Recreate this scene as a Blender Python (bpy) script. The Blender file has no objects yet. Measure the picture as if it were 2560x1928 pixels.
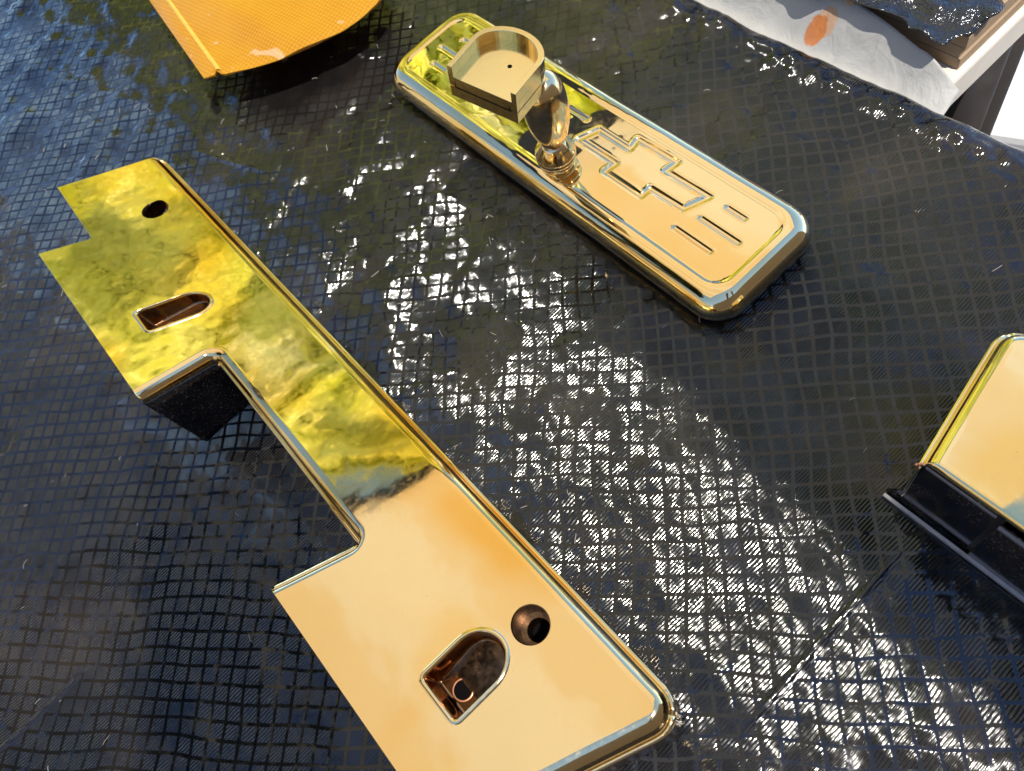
import bpy, bmesh, math, random
import numpy as np
from mathutils import Vector, Matrix
from mathutils.geometry import delaunay_2d_cdt

random.seed(7)
rng = np.random.default_rng(11)
scene = bpy.context.scene
C = scene.collection
R = math.radians

# ------------------------------------------------------------------ camera
cam_data = bpy.data.cameras.new("camera")
cam = bpy.data.objects.new("camera", cam_data)
C.objects.link(cam)
right = Vector((0.857252, -0.447448, -0.254771))
upv = Vector((0.514896, 0.744958, 0.424169))
back = Vector((0.0, -0.494800, 0.869007))
m = Matrix((right, upv, back)).transposed().to_4x4()
m.translation = Vector((0, 0, 0.32))
cam.matrix_world = m
cam_data.sensor_width = 36.0
cam_data.lens = 36.0 * 1934.0 / 2560.0
cam_data.clip_start = 0.01
cam_data.clip_end = 200.0
cam_data.dof.use_dof = True
cam_data.dof.focus_distance = 0.33
cam_data.dof.aperture_fstop = 24.0
scene.camera = cam

# ------------------------------------------------------------------ light
SUN_AZ, SUN_EL = 148.0, 66.0
w = bpy.data.worlds.new("World")
scene.world = w
w.use_nodes = True
wn = w.node_tree.nodes
sky = wn.new("ShaderNodeTexSky")
sky.sky_type = 'NISHITA'
sky.sun_disc = False
sky.sun_elevation = R(SUN_EL)
sky.sun_rotation = R(SUN_AZ)
sky.air_density = 1.0
sky.dust_density = 0.1
sky.ozone_density = 6.0
sky.altitude = 2500.0
bg = wn["Background"]
bg.inputs["Strength"].default_value = 0.15
w.node_tree.links.new(sky.outputs[0], bg.inputs[0])

sun_data = bpy.data.lights.new("sun", 'SUN')
sun_data.energy = 2.0
sun_data.angle = R(0.55)
sun_data.color = (1.0, 0.95, 0.87)
sun = bpy.data.objects.new("sun", sun_data)
C.objects.link(sun)
sd = Vector((math.sin(R(SUN_AZ)) * math.cos(R(SUN_EL)), math.cos(R(SUN_AZ)) * math.cos(R(SUN_EL)), math.sin(R(SUN_EL))))
sun.rotation_euler = sd.to_track_quat('Z', 'Y').to_euler()
sun.location = sd * 3

scene.view_settings.view_transform = 'Standard'
scene.view_settings.look = 'None'
scene.view_settings.exposure = 1.45
scene.view_settings.gamma = 1.0
scene.view_settings.use_curve_mapping = False
scene.cycles.use_denoising = True
scene.cycles.denoiser = 'OPENIMAGEDENOISE'
scene.cycles.denoising_input_passes = 'RGB_ALBEDO_NORMAL'
scene.cycles.max_bounces = 12
scene.cycles.glossy_bounces = 8
scene.cycles.sample_clamp_indirect = 6.0

# ------------------------------------------------------------------ node helpers
class NT:
    def __init__(self, name):
        self.m = bpy.data.materials.new(name)
        self.m.use_nodes = True
        self.t = self.m.node_tree
        self.b = self.t.nodes["Principled BSDF"]
        self.out = self.t.nodes["Material Output"]
    def n(self, typ, **kw):
        nd = self.t.nodes.new(typ)
        for k, v in kw.items():
            setattr(nd, k, v)
        return nd
    def l(self, a, b):
        self.t.links.new(a, b)
    def val(self, sock, v):
        if hasattr(v, "is_linked") or isinstance(v, bpy.types.NodeSocket):
            self.l(v, sock)
        else:
            sock.default_value = v
    def math(self, op, a, b=None, c=None, clamp=False):
        nd = self.n("ShaderNodeMath", operation=op)
        nd.use_clamp = clamp
        self.val(nd.inputs[0], a)
        if b is not None: self.val(nd.inputs[1], b)
        if c is not None: self.val(nd.inputs[2], c)
        return nd.outputs[0]
    def vmath(self, op, a, b=None, scale=None):
        nd = self.n("ShaderNodeVectorMath", operation=op)
        self.val(nd.inputs[0], a)
        if b is not None: self.val(nd.inputs[1], b)
        if scale is not None: self.val(nd.inputs[3], scale)
        return nd.outputs[1] if op in ('DOT_PRODUCT', 'LENGTH', 'DISTANCE') else nd.outputs[0]
    def noise(self, scale, detail=2.0, rough=0.5, vec=None, dist=0.0):
        nd = self.n("ShaderNodeTexNoise")
        nd.inputs["Scale"].default_value = scale
        nd.inputs["Detail"].default_value = detail
        nd.inputs["Roughness"].default_value = rough
        nd.inputs["Distortion"].default_value = dist
        if vec is None: vec = self.pos()
        self.l(vec, nd.inputs["Vector"])
        return nd.outputs[0]
    def pos(self):
        if not hasattr(self, "_p"):
            self._p = self.n("ShaderNodeTexCoord").outputs["Object"]
        return self._p
    def smooth(self, x, lo, hi, a=0.0, b=1.0):
        nd = self.n("ShaderNodeMapRange", interpolation_type='SMOOTHSTEP')
        self.val(nd.inputs[0], x)
        nd.inputs[1].default_value = lo; nd.inputs[2].default_value = hi
        nd.inputs[3].default_value = a; nd.inputs[4].default_value = b
        return nd.outputs[0]
    def mix(self, f, a, b):
        nd = self.n("ShaderNodeMix", data_type='RGBA')
        self.val(nd.inputs[0], f)
        for i, v in ((6, a), (7, b)):
            if isinstance(v, (tuple, list)): nd.inputs[i].default_value = (*v[:3], 1)
            else: self.l(v, nd.inputs[i])
        return nd.outputs[2]
    def bump(self, h, strength, dist):
        nd = self.n("ShaderNodeBump")
        nd.inputs["Strength"].default_value = strength
        nd.inputs["Distance"].default_value = dist
        self.l(h, nd.inputs["Height"])
        self.l(nd.outputs[0], self.b.inputs["Normal"])
        return nd
    def base(self, v):
        if isinstance(v, (tuple, list)): self.b.inputs["Base Color"].default_value = (*v[:3], 1)
        else: self.l(v, self.b.inputs["Base Color"])
    def set(self, **kw):
        for k, v in kw.items():
            self.val(self.b.inputs[k.replace("_", " ")], v)

def plain(name, col, rough=0.5, metal=0.0, spec=None, noise_amt=0.15, nscale=60.0, bump=0.0):
    t = NT(name)
    nz = t.noise(nscale, 4.0, 0.6)
    t.base(t.mix(nz, tuple(c * (1 - noise_amt) for c in col), tuple(min(1, c * (1 + noise_amt)) for c in col)))
    t.set(Roughness=t.smooth(nz, 0.2, 0.8, max(0.02, rough - 0.08), rough + 0.08), Metallic=metal)
    if bump: t.bump(nz, 0.6, bump)
    return t.m

# ------------------------------------------------------------------ materials
def gold_material(name, base, tint, stains=True, wav=0.00004, rough=0.055, marks=None):
    t = NT(name)
    t.set(Metallic=1.0)
    big = t.noise(17.0, 2.0, 0.45)
    st = t.smooth(big, 0.47, 0.70)
    col = t.mix(st, base, tint) if stains else t.mix(0.0, base, base)
    spk = t.noise(1100.0, 1.0, 0.5)
    dots = t.smooth(spk, 0.80, 0.84)
    col = t.mix(t.math('MULTIPLY', dots, 0.5), col, (0.30, 0.17, 0.06))
    if marks:
        ln = t.math('ABSOLUTE', t.math('SUBTRACT', t.noise(13.0, 3.0, 0.55), 0.5))
        reg = t.smooth(t.vmath('DISTANCE', t.pos(), marks), 0.014, 0.040, 1.0, 0.0)
        sp = t.smooth(t.noise(1700.0, 2.0, 0.7), 0.40, 0.62)
        mk_ = t.math('MULTIPLY', t.math('MULTIPLY', t.smooth(ln, 0.004, 0.028, 1.0, 0.0), reg), sp)
        col = t.mix(t.math('MULTIPLY', mk_, 0.55), col, (0.16, 0.09, 0.03))
    t.base(col)
    fine = t.noise(420.0, 3.0, 0.6)
    r = t.math('ADD', t.smooth(fine, 0.3, 0.85, rough * 0.6, rough * 1.8), t.math('MULTIPLY', dots, 0.3))
    smu = t.smooth(t.noise(55.0, 4.0, 0.7, dist=0.8), 0.52, 0.72)
    r = t.math('ADD', r, t.math('MULTIPLY', smu, 0.05))
    t.set(Roughness=r)
    slow = t.noise(38.0, 2.0, 0.4)
    h = t.math('ADD', slow, t.math('MULTIPLY', fine, 0.0006))
    t.bump(h, 1.0, wav * 20)
    return t.m

GOLD = gold_material("polished_gold_plate", (0.97, 0.70, 0.34), (0.95, 0.54, 0.13), rough=0.085, wav=0.000028)
GOLD_P = gold_material("pale_gold_plate", (0.97, 0.76, 0.42), (0.95, 0.68, 0.28), wav=0.00003)
GOLD_D = gold_material("shaded_pocket_gold", (0.30, 0.17, 0.08), (0.34, 0.12, 0.04), rough=0.16)  # plate gold darkened in colour for the shade inside pockets

def brushed_gold():
    t = NT("machined_pale_gold")
    t.set(Metallic=1.0)
    mp = t.n("ShaderNodeMapping"); t.l(t.pos(), mp.inputs[0])
    mp.inputs["Rotation"].default_value = (0, 0, R(61))
    mp.inputs["Scale"].default_value = (30, 700, 300)
    nz = t.noise(1.0, 3.0, 0.6, vec=mp.outputs[0])
    t.base(t.mix(nz, (0.90, 0.64, 0.26), (1.0, 0.77, 0.36)))
    t.set(Roughness=t.smooth(nz, 0.2, 0.8, 0.12, 0.20))
    return t.m
MACH = brushed_gold()
HOLE_SHADE = plain("bore_shade", (0.004, 0.003, 0.003), 0.8)  # black stands in for the shade inside bores and slots
HOLE_SHADE.node_tree.nodes["Principled BSDF"].inputs["Specular IOR Level"].default_value = 0.05
def flange_material():
    t = NT("dusty_black_enamel")
    nz = t.noise(40.0, 4.0, 0.6)
    col = t.mix(t.smooth(nz, 0.35, 0.75), (0.006, 0.005, 0.005), (0.030, 0.020, 0.014))
    sp = t.math('MULTIPLY', t.smooth(t.noise(900.0, 3.0, 0.7), 0.58, 0.68), t.smooth(nz, 0.36, 0.60))
    col = t.mix(t.math('MULTIPLY', sp, 0.7), col, (0.24, 0.22, 0.20))
    t.base(col)
    t.set(Roughness=t.math('ADD', t.smooth(nz, 0.2, 0.8, 0.10, 0.26), t.math('MULTIPLY', sp, 0.4)))
    t.bump(t.noise(60.0, 2.0, 0.5), 0.4, 0.0006)
    return t.m
FLANGE = flange_material()
RUBBER = plain("raw_underside", (0.030, 0.024, 0.019), 0.42, noise_amt=0.5, nscale=90, bump=0.00008)
EDGE = plain("bare_cut_edge", (0.55, 0.53, 0.52), 0.35, 0.7, nscale=300)
COPPER = plain("chipped_edge", (0.75, 0.34, 0.18), 0.4, 1.0, nscale=400)
BORE = plain("shaded_plated_bore", (0.13, 0.075, 0.04), 0.3, 1.0, nscale=300)  # gold darkened in colour for the shade down the bolt holes
CARD = plain("cardboard", (0.36, 0.25, 0.15), 0.8, noise_amt=0.2, nscale=150, bump=0.0004)
CREAM = plain("cream_laminate", (0.74, 0.66, 0.54), 0.4)
POLE = plain("dark_metal_leg", (0.035, 0.030, 0.028), 0.38)
WHITE = plain("white_plastic", (0.80, 0.80, 0.80), 0.35, noise_amt=0.03)
GROUNDM = plain("pale_concrete", (0.62, 0.60, 0.57), 0.85, nscale=8, noise_amt=0.2)
WOOD = plain("table_board", (0.30, 0.22, 0.15), 0.6, nscale=30)

# film: black embossed plastic sheet
CELL = 0.0074
UA = R(-30.0)
UD = (math.cos(UA), math.sin(UA), 0.0)
VD = (-math.sin(UA), math.cos(UA), 0.0)
RA = R(13.0)
RIDGE_PERP = (-math.sin(RA), math.cos(RA), 0.0)

def film_material():
    t = NT("black_embossed_film")
    p = t.pos()
    uvn = t.n("ShaderNodeUVMap"); uvn.uv_map = "cells"
    sep = t.n("ShaderNodeSeparateXYZ"); t.l(uvn.outputs[0], sep.inputs[0])
    u = t.math('MULTIPLY', sep.outputs[0], 256.0)
    v = t.math('MULTIPLY', sep.outputs[1], 256.0)
    fu = t.math('FRACT', u); fv = t.math('FRACT', v)
    eu = t.math('MINIMUM', fu, t.math('SUBTRACT', 1.0, fu))
    ev = t.math('MINIMUM', fv, t.math('SUBTRACT', 1.0, fv))
    d = t.math('MINIMUM', eu, ev)
    wob = t.noise(900.0, 2.0, 0.5)
    d = t.math('ADD', d, t.math('MULTIPLY', t.math('SUBTRACT', wob, 0.5), 0.07))
    mask = t.smooth(d, 0.085, 0.12)
    cmb = t.n("ShaderNodeCombineXYZ")
    t.l(t.math('FLOOR', u), cmb.inputs[0]); t.l(t.math('FLOOR', v), cmb.inputs[1])
    wnz = t.n("ShaderNodeTexWhiteNoise", noise_dimensions='2D')
    t.l(cmb.outputs[0], wnz.inputs["Vector"])
    rnd = wnz.outputs["Value"]
    warp = t.noise(240.0, 2.0, 0.5)
    ph = t.math('MULTIPLY', t.math('SUBTRACT', v, u), 2 * math.pi * 0.70711 * CELL / 0.00130)
    ph = t.math('ADD', ph, t.math('MULTIPLY', warp, 3.0))
    ph = t.math('ADD', ph, t.math('MULTIPLY', rnd, 6.28))
    amp = t.math('ADD', 0.46, t.math('MULTIPLY', t.noise(300.0, 2.0, 0.6), 0.34))
    patch = t.smooth(t.noise(26.0, 3.0, 0.6), 0.34, 0.58, 0.45, 1.0)
    amp = t.math('MULTIPLY', t.math('MULTIPLY', amp, mask), patch)
    tilt = t.math('MULTIPLY', t.math('COSINE', ph), amp)
    nrm = t.n("ShaderNodeNewGeometry").outputs["Normal"]
    off = t.vmath('SCALE', RIDGE_PERP, scale=tilt)
    # small random crinkle on every surface
    crn = t.n("ShaderNodeTexNoise"); t.l(p, crn.inputs["Vector"])
    crn.inputs["Scale"].default_value = 420.0; crn.inputs["Detail"].default_value = 3.0
    crv = t.vmath('SCALE', t.vmath('SUBTRACT', crn.outputs["Color"], (0.5, 0.5, 0.5)), scale=0.19)
    rt = t.vmath('SCALE', t.vmath('MULTIPLY', t.vmath('SUBTRACT', wnz.outputs['Color'], (0.5, 0.5, 0.5)), (1, 1, 0)), scale=t.math('MULTIPLY', mask, 0.05))
    nn = t.vmath('NORMALIZE', t.vmath('ADD', t.vmath('ADD', t.vmath('ADD', nrm, off), rt), crv))
    t.l(nn, t.b.inputs["Normal"])
    dust = t.noise(9.0, 4.0, 0.65)
    col = t.mix(t.smooth(dust, 0.45, 0.75), (0.007, 0.0068, 0.0066), (0.028, 0.022, 0.016))
    lint = t.smooth(t.noise(1500.0, 1.0, 0.5), 0.79, 0.82)
    col = t.mix(t.math('MULTIPLY', lint, 0.6), col, (0.22, 0.20, 0.17))
    t.base(col)
    t.set(Roughness=t.smooth(warp, 0.2, 0.8, 0.075, 0.135), IOR=1.52)
    return t.m
FILM = film_material()

def wrap_material():
    t = NT("black_stretch_film")
    nz = t.noise(90.0, 4.0, 0.65, dist=0.6)
    t.base((0.012, 0.012, 0.013))
    t.set(Roughness=0.14, IOR=1.6)
    t.bump(nz, 0.8, 0.004)
    return t.m
WRAP = wrap_material()

def pouch_material():
    t = NT("amber_pouch_film")
    p = t.pos()
    g1 = t.math('SINE', t.math('MULTIPLY', t.vmath('DOT_PRODUCT', p, (0.94, -0.34, 0)), 2 * math.pi / 0.0034))
    g2 = t.math('SINE', t.math('MULTIPLY', t.vmath('DOT_PRODUCT', p, (0.34, 0.94, 0)), 2 * math.pi / 0.0034))
    weave = t.math('MULTIPLY', g1, g2)
    nz = t.noise(30.0, 3.0, 0.6)
    col = t.mix(nz, (0.40, 0.155, 0.006), (0.54, 0.26, 0.014))
    col = t.mix(t.math('MULTIPLY', t.smooth(weave, -0.3, 0.7), 0.35), col, (0.74, 0.40, 0.03))
    pale_patch = t.smooth(t.noise(46.0, 2.0, 0.5, dist=1.2), 0.66, 0.74)  # random pale patches mixed into the pouch colour
    col = t.mix(t.math('MULTIPLY', pale_patch, 0.25), col, (0.95, 0.78, 0.62))
    t.base(col)
    t.set(Roughness=0.36, Specular_IOR_Level=0.3)
    t.bump(weave, 0.25, 0.0003)
    tr = t.n("ShaderNodeBsdfTranslucent")
    t.l(col, tr.inputs[0])
    mx = t.n("ShaderNodeMixShader"); mx.inputs[0].default_value = 0.12
    t.l(t.b.outputs[0], mx.inputs[1]); t.l(tr.outputs[0], mx.inputs[2])
    t.l(mx.outputs[0], t.out.inputs[0])
    return t.m
POUCH = pouch_material()

def paper_material():
    t = NT("waxed_paper")
    p = t.pos()
    nz = t.noise(38.0, 4.0, 0.6)
    col = t.mix(nz, (0.42, 0.41, 0.38), (0.60, 0.58, 0.53))
    grime = t.smooth(t.noise(70.0, 3.0, 0.6), 0.55, 0.75)
    col = t.mix(t.math('MULTIPLY', grime, 0.35), col, (0.33, 0.32, 0.31))
    for cx, cy, rr, c in ((0.2440, 0.2745, 0.0060, (0.62, 0.38, 0.22)), (0.2395, 0.2765, 0.0058, (0.62, 0.20, 0.04)), (0.2570, 0.2700, 0.0045, (0.75, 0.45, 0.22))):
        xy = t.vmath('MULTIPLY', p, (1, 1, 0))
        dd = t.math('DIVIDE', t.vmath('DISTANCE', xy, (cx, cy, 0)), rr)
        dd = t.math('ADD', dd, t.math('MULTIPLY', t.math('SUBTRACT', t.noise(220.0, 2.0, 0.5), 0.5), 0.5))
        col = t.mix(t.smooth(dd, 0.85, 1.05, 0.9, 0.0), col, c)
    t.base(col)
    t.set(Roughness=0.55)
    t.bump(t.noise(55.0, 4.0, 0.6, dist=0.5), 0.6, 0.003)
    tr = t.n("ShaderNodeBsdfTranslucent"); t.l(col, tr.inputs[0])
    mx = t.n("ShaderNodeMixShader"); mx.inputs[0].default_value = 0.25
    t.l(t.b.outputs[0], mx.inputs[1]); t.l(tr.outputs[0], mx.inputs[2])
    t.l(mx.outputs[0], t.out.inputs[0])
    return t.m
PAPER = paper_material()

def cloth_material(name, col, trans, stripe=None):
    t = NT(name)
    nz = t.noise(6.0, 3.0, 0.6)
    c = t.mix(nz, tuple(x * 0.92 for x in col), col)
    if stripe:
        sn = t.math('SINE', t.math('MULTIPLY', t.vmath('DOT_PRODUCT', t.pos(), (0.970, 0.243, 0)), 2 * math.pi / 0.62))
        c = t.mix(t.smooth(sn, -0.25, 0.25), c, stripe)
    t.base(c); t.set(Roughness=0.9)
    tr = t.n("ShaderNodeBsdfTranslucent"); t.l(c, tr.inputs[0])
    mx = t.n("ShaderNodeMixShader"); mx.inputs[0].default_value = trans
    t.l(t.b.outputs[0], mx.inputs[1]); t.l(tr.outputs[0], mx.inputs[2])
    t.l(mx.outputs[0], t.out.inputs[0])
    return t.m
AWN = cloth_material("cream_canvas", (0.90, 0.83, 0.70), 0.42, (0.84, 0.70, 0.48))  # tan stripes put in for soft orange tones reflected by the gold
NAVY = cloth_material("navy_canvas", (0.02, 0.035, 0.09), 0.1)

def leaf_material(name, a, b):
    t = NT(name)
    oi = t.n("ShaderNodeTexNoise"); t.l(t.pos(), oi.inputs["Vector"]); oi.inputs["Scale"].default_value = 3.0
    c = t.mix(t.smooth(oi.outputs[0], 0.35, 0.65), a, b)
    t.base(c); t.set(Roughness=0.4)
    tr = t.n("ShaderNodeBsdfTranslucent"); t.l(c, tr.inputs[0])
    mx = t.n("ShaderNodeMixShader"); mx.inputs[0].default_value = 0.12
    t.l(t.b.outputs[0], mx.inputs[1]); t.l(tr.outputs[0], mx.inputs[2])
    t.l(mx.outputs[0], t.out.inputs[0])
    return t.m
LEAF = leaf_material("golden_leaf", (0.80, 0.81, 0.04), (0.97, 0.95, 0.26))
LEAF2 = leaf_material("yellow_green_leaf", (0.70, 0.75, 0.06), (0.96, 0.95, 0.50))
BARK = plain("bark", (0.12, 0.09, 0.06), 0.9, nscale=20, noise_amt=0.4)

# ------------------------------------------------------------------ mesh helpers
def mk(name, verts, faces, mat, parent=None, smooth=True):
    me = bpy.data.meshes.new(name)
    me.from_pydata([tuple(v) for v in verts], [], [tuple(f) for f in faces])
    me.materials.append(mat)
    if smooth:
        me.polygons.foreach_set("use_smooth", [True] * len(me.polygons))
    me.update()
    o = bpy.data.objects.new(name, me)
    C.objects.link(o)
    if parent is not None: o.parent = parent
    return o

def empty(name, label, cat, loc=(0, 0, 0), group=None):
    o = bpy.data.objects.new(name, None)
    o.empty_display_size = 0.02
    o["label"] = label; o["category"] = cat
    if group: o["group"] = group
    C.objects.link(o)
    return o

def tag(o, label, cat, group=None):
    o["label"] = label; o["category"] = cat
    if group: o["group"] = group
    return o

def struct(o):
    o["kind"] = "structure"
    return o

class MB:
    def __init__(self): self.v = []; self.f = []
    def add(self, vs, fs):
        k = len(self.v); self.v += [tuple(x) for x in vs]; self.f += [tuple(i + k for i in f) for f in fs]
    def box(self, org, ax, ay, az, x0, x1, y0, y1, z0, z1):
        pts = [org + ax * x + ay * y + az * z for x, y, z in ((x0, y0, z0), (x1, y0, z0), (x1, y1, z0), (x0, y1, z0), (x0, y0, z1), (x1, y0, z1), (x1, y1, z1), (x0, y1, z1))]
        self.add(pts, [(0, 3, 2, 1), (4, 5, 6, 7), (0, 1, 5, 4), (1, 2, 6, 5), (2, 3, 7, 6), (3, 0, 4, 7)])
    def build(self, name, mat, parent=None, smooth=False): return mk(name, self.v, self.f, mat, parent, smooth)

def bevel(o, width, seg=2):
    b = o.modifiers.new("edge", 'BEVEL'); b.width = width; b.segments = seg; b.limit_method = 'ANGLE'
    return o

def lathe(name, a, b, prof, mat, parent, seg=48):
    a = Vector(a); b = Vector(b); ax = (b - a); L = ax.length; ax.normalize()
    x = ax.orthogonal().normalized(); y = ax.cross(x)
    vs, fs = [], []
    for h, r in prof:
        for k in range(seg):
            an = 2 * math.pi * k / seg
            vs.append(a + ax * h + (x * math.cos(an) + y * math.sin(an)) * r)
    n = len(prof)
    for i in range(n - 1):
        for k in range(seg):
            k2 = (k + 1) % seg
            fs.append((i * seg + k, i * seg + k2, (i + 1) * seg + k2, (i + 1) * seg + k))
    fs.append(tuple(range(seg))[::-1]); fs.append(tuple((n - 1) * seg + k for k in range(seg)))
    return mk(name, vs, fs, mat, parent)

EX = Vector((0.2490, -0.9685, 0.0)); EX.normalize()   # along the table, towards the viewer
PX = Vector((0.9685, 0.2490, 0.0)); PX.normalize()    # across the table, to its free edge
ZZ = Vector((0, 0, 1))
def tsz(t, s, z): return EX * t + PX * s + ZZ * z

# ------------------------------------------------------------------ setting: ground, tables, cover
GZ = -0.75
me_g = MB(); me_g.add([(-40, -40, GZ), (40, -40, GZ), (40, 40, GZ), (-40, 40, GZ)], [(0, 1, 2, 3)])
struct(me_g.build("ground", GROUNDM))

EDGE_S = 0.281
table = empty("work_table", "wooden work table hidden under the black sheet", "table")
b = MB(); b.box(Vector((0, 0, 0)), EX, PX, ZZ, -0.95, 0.22, -0.50, EDGE_S - 0.006, -0.030, -0.0040)
b.build("tabletop", WOOD, table)
for t0, s0 in ((-0.9, -0.45), (-0.9, 0.2), (0.15, -0.45), (0.15, 0.2)):
    b = MB(); b.box(tsz(t0, s0, 0), EX, PX, ZZ, 0, 0.04, 0, 0.04, GZ, -0.030)
    b.build("leg", WOOD, table)

# value noise on a plane, for the cover's large undulations
def vnoise(x, y, scale, seed):
    g = np.random.default_rng(seed).random((256, 256))
    xs = x / scale + 64; ys = y / scale + 64
    ix = np.floor(xs).astype(int); iy = np.floor(ys).astype(int)
    fx = xs - ix; fy = ys - iy
    fx = fx * fx * fx * (fx * (fx * 6 - 15) + 10); fy = fy * fy * fy * (fy * (fy * 6 - 15) + 10)
    a = g[ix % 256, iy % 256]; b_ = g[(ix + 1) % 256, iy % 256]; c = g[ix % 256, (iy + 1) % 256]; d = g[(ix + 1) % 256, (iy + 1) % 256]
    return (a * (1 - fx) + b_ * fx) * (1 - fy) + (c * (1 - fx) + d * fx) * fy - 0.5

def cover_height(x, y, u, v):
    fu = u - np.floor(u); fv = v - np.floor(v)
    iu = np.floor(u).astype(int) % 512; iv = np.floor(v).astype(int) % 512
    d = np.minimum(np.minimum(fu, 1 - fu), np.minimum(fv, 1 - fv))
    k = np.clip((d - 0.06) / 0.13, 0, 1); k = k * k * (3 - 2 * k)
    rg = np.random.default_rng(5)
    r1 = rg.random((512, 512)); r2 = rg.random((512, 512)) - .5; r3 = rg.random((512, 512)) - .5
    h = k * (0.00002 + 0.00002 * r1[iu, iv] + 0.00003 * (r2[iu, iv] * (fu - .5) + r3[iu, iv] * (fv - .5)))
    h += 0.0022 * vnoise(x, y, 0.085, 1) + 0.0012 * vnoise(x, y, 0.037, 2)
    far = np.clip((y - 0.20) / 0.25, 0, 1)
    h += (0.00075 + 0.00045 * far) * vnoise(x, y, 0.0115, 3) + 0.00022 * vnoise(x, y, 0.0052, 4)
    a1 = x * 0.80 + y * 0.60; a2 = -x * 0.60 + y * 0.80
    h += (0.0005 + 0.0009 * far) * vnoise(a1 * 0.22, a2, 0.013, 6) + 0.0016 * np.clip(vnoise(a1 * 0.15, a2, 0.045, 7), -0.1, 0.5)
    for (ax, ay), (bx, by), hh, ww in (((0.0028, 0.0068), (0.0970, 0.0335), 0.0009, 0.0012), ((-0.30, 0.1545), (-0.236, 0.171), 0.0007, 0.0011), ((-0.10, 0.46), (-0.06, 0.40), 0.0006, 0.0012)):
        dx, dy = bx - ax, by - ay; L = math.hypot(dx, dy)
        tt = np.clip(((x - ax) * dx + (y - ay) * dy) / L ** 2, 0, 1)
        dd = np.hypot(x - ax - tt * dx, y - ay - tt * dy)
        h += hh * np.exp(-(dd / ww) ** 2) * np.clip(np.minimum(tt, 1 - tt) * 6, 0, 1)
    return h - 0.0012

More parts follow.
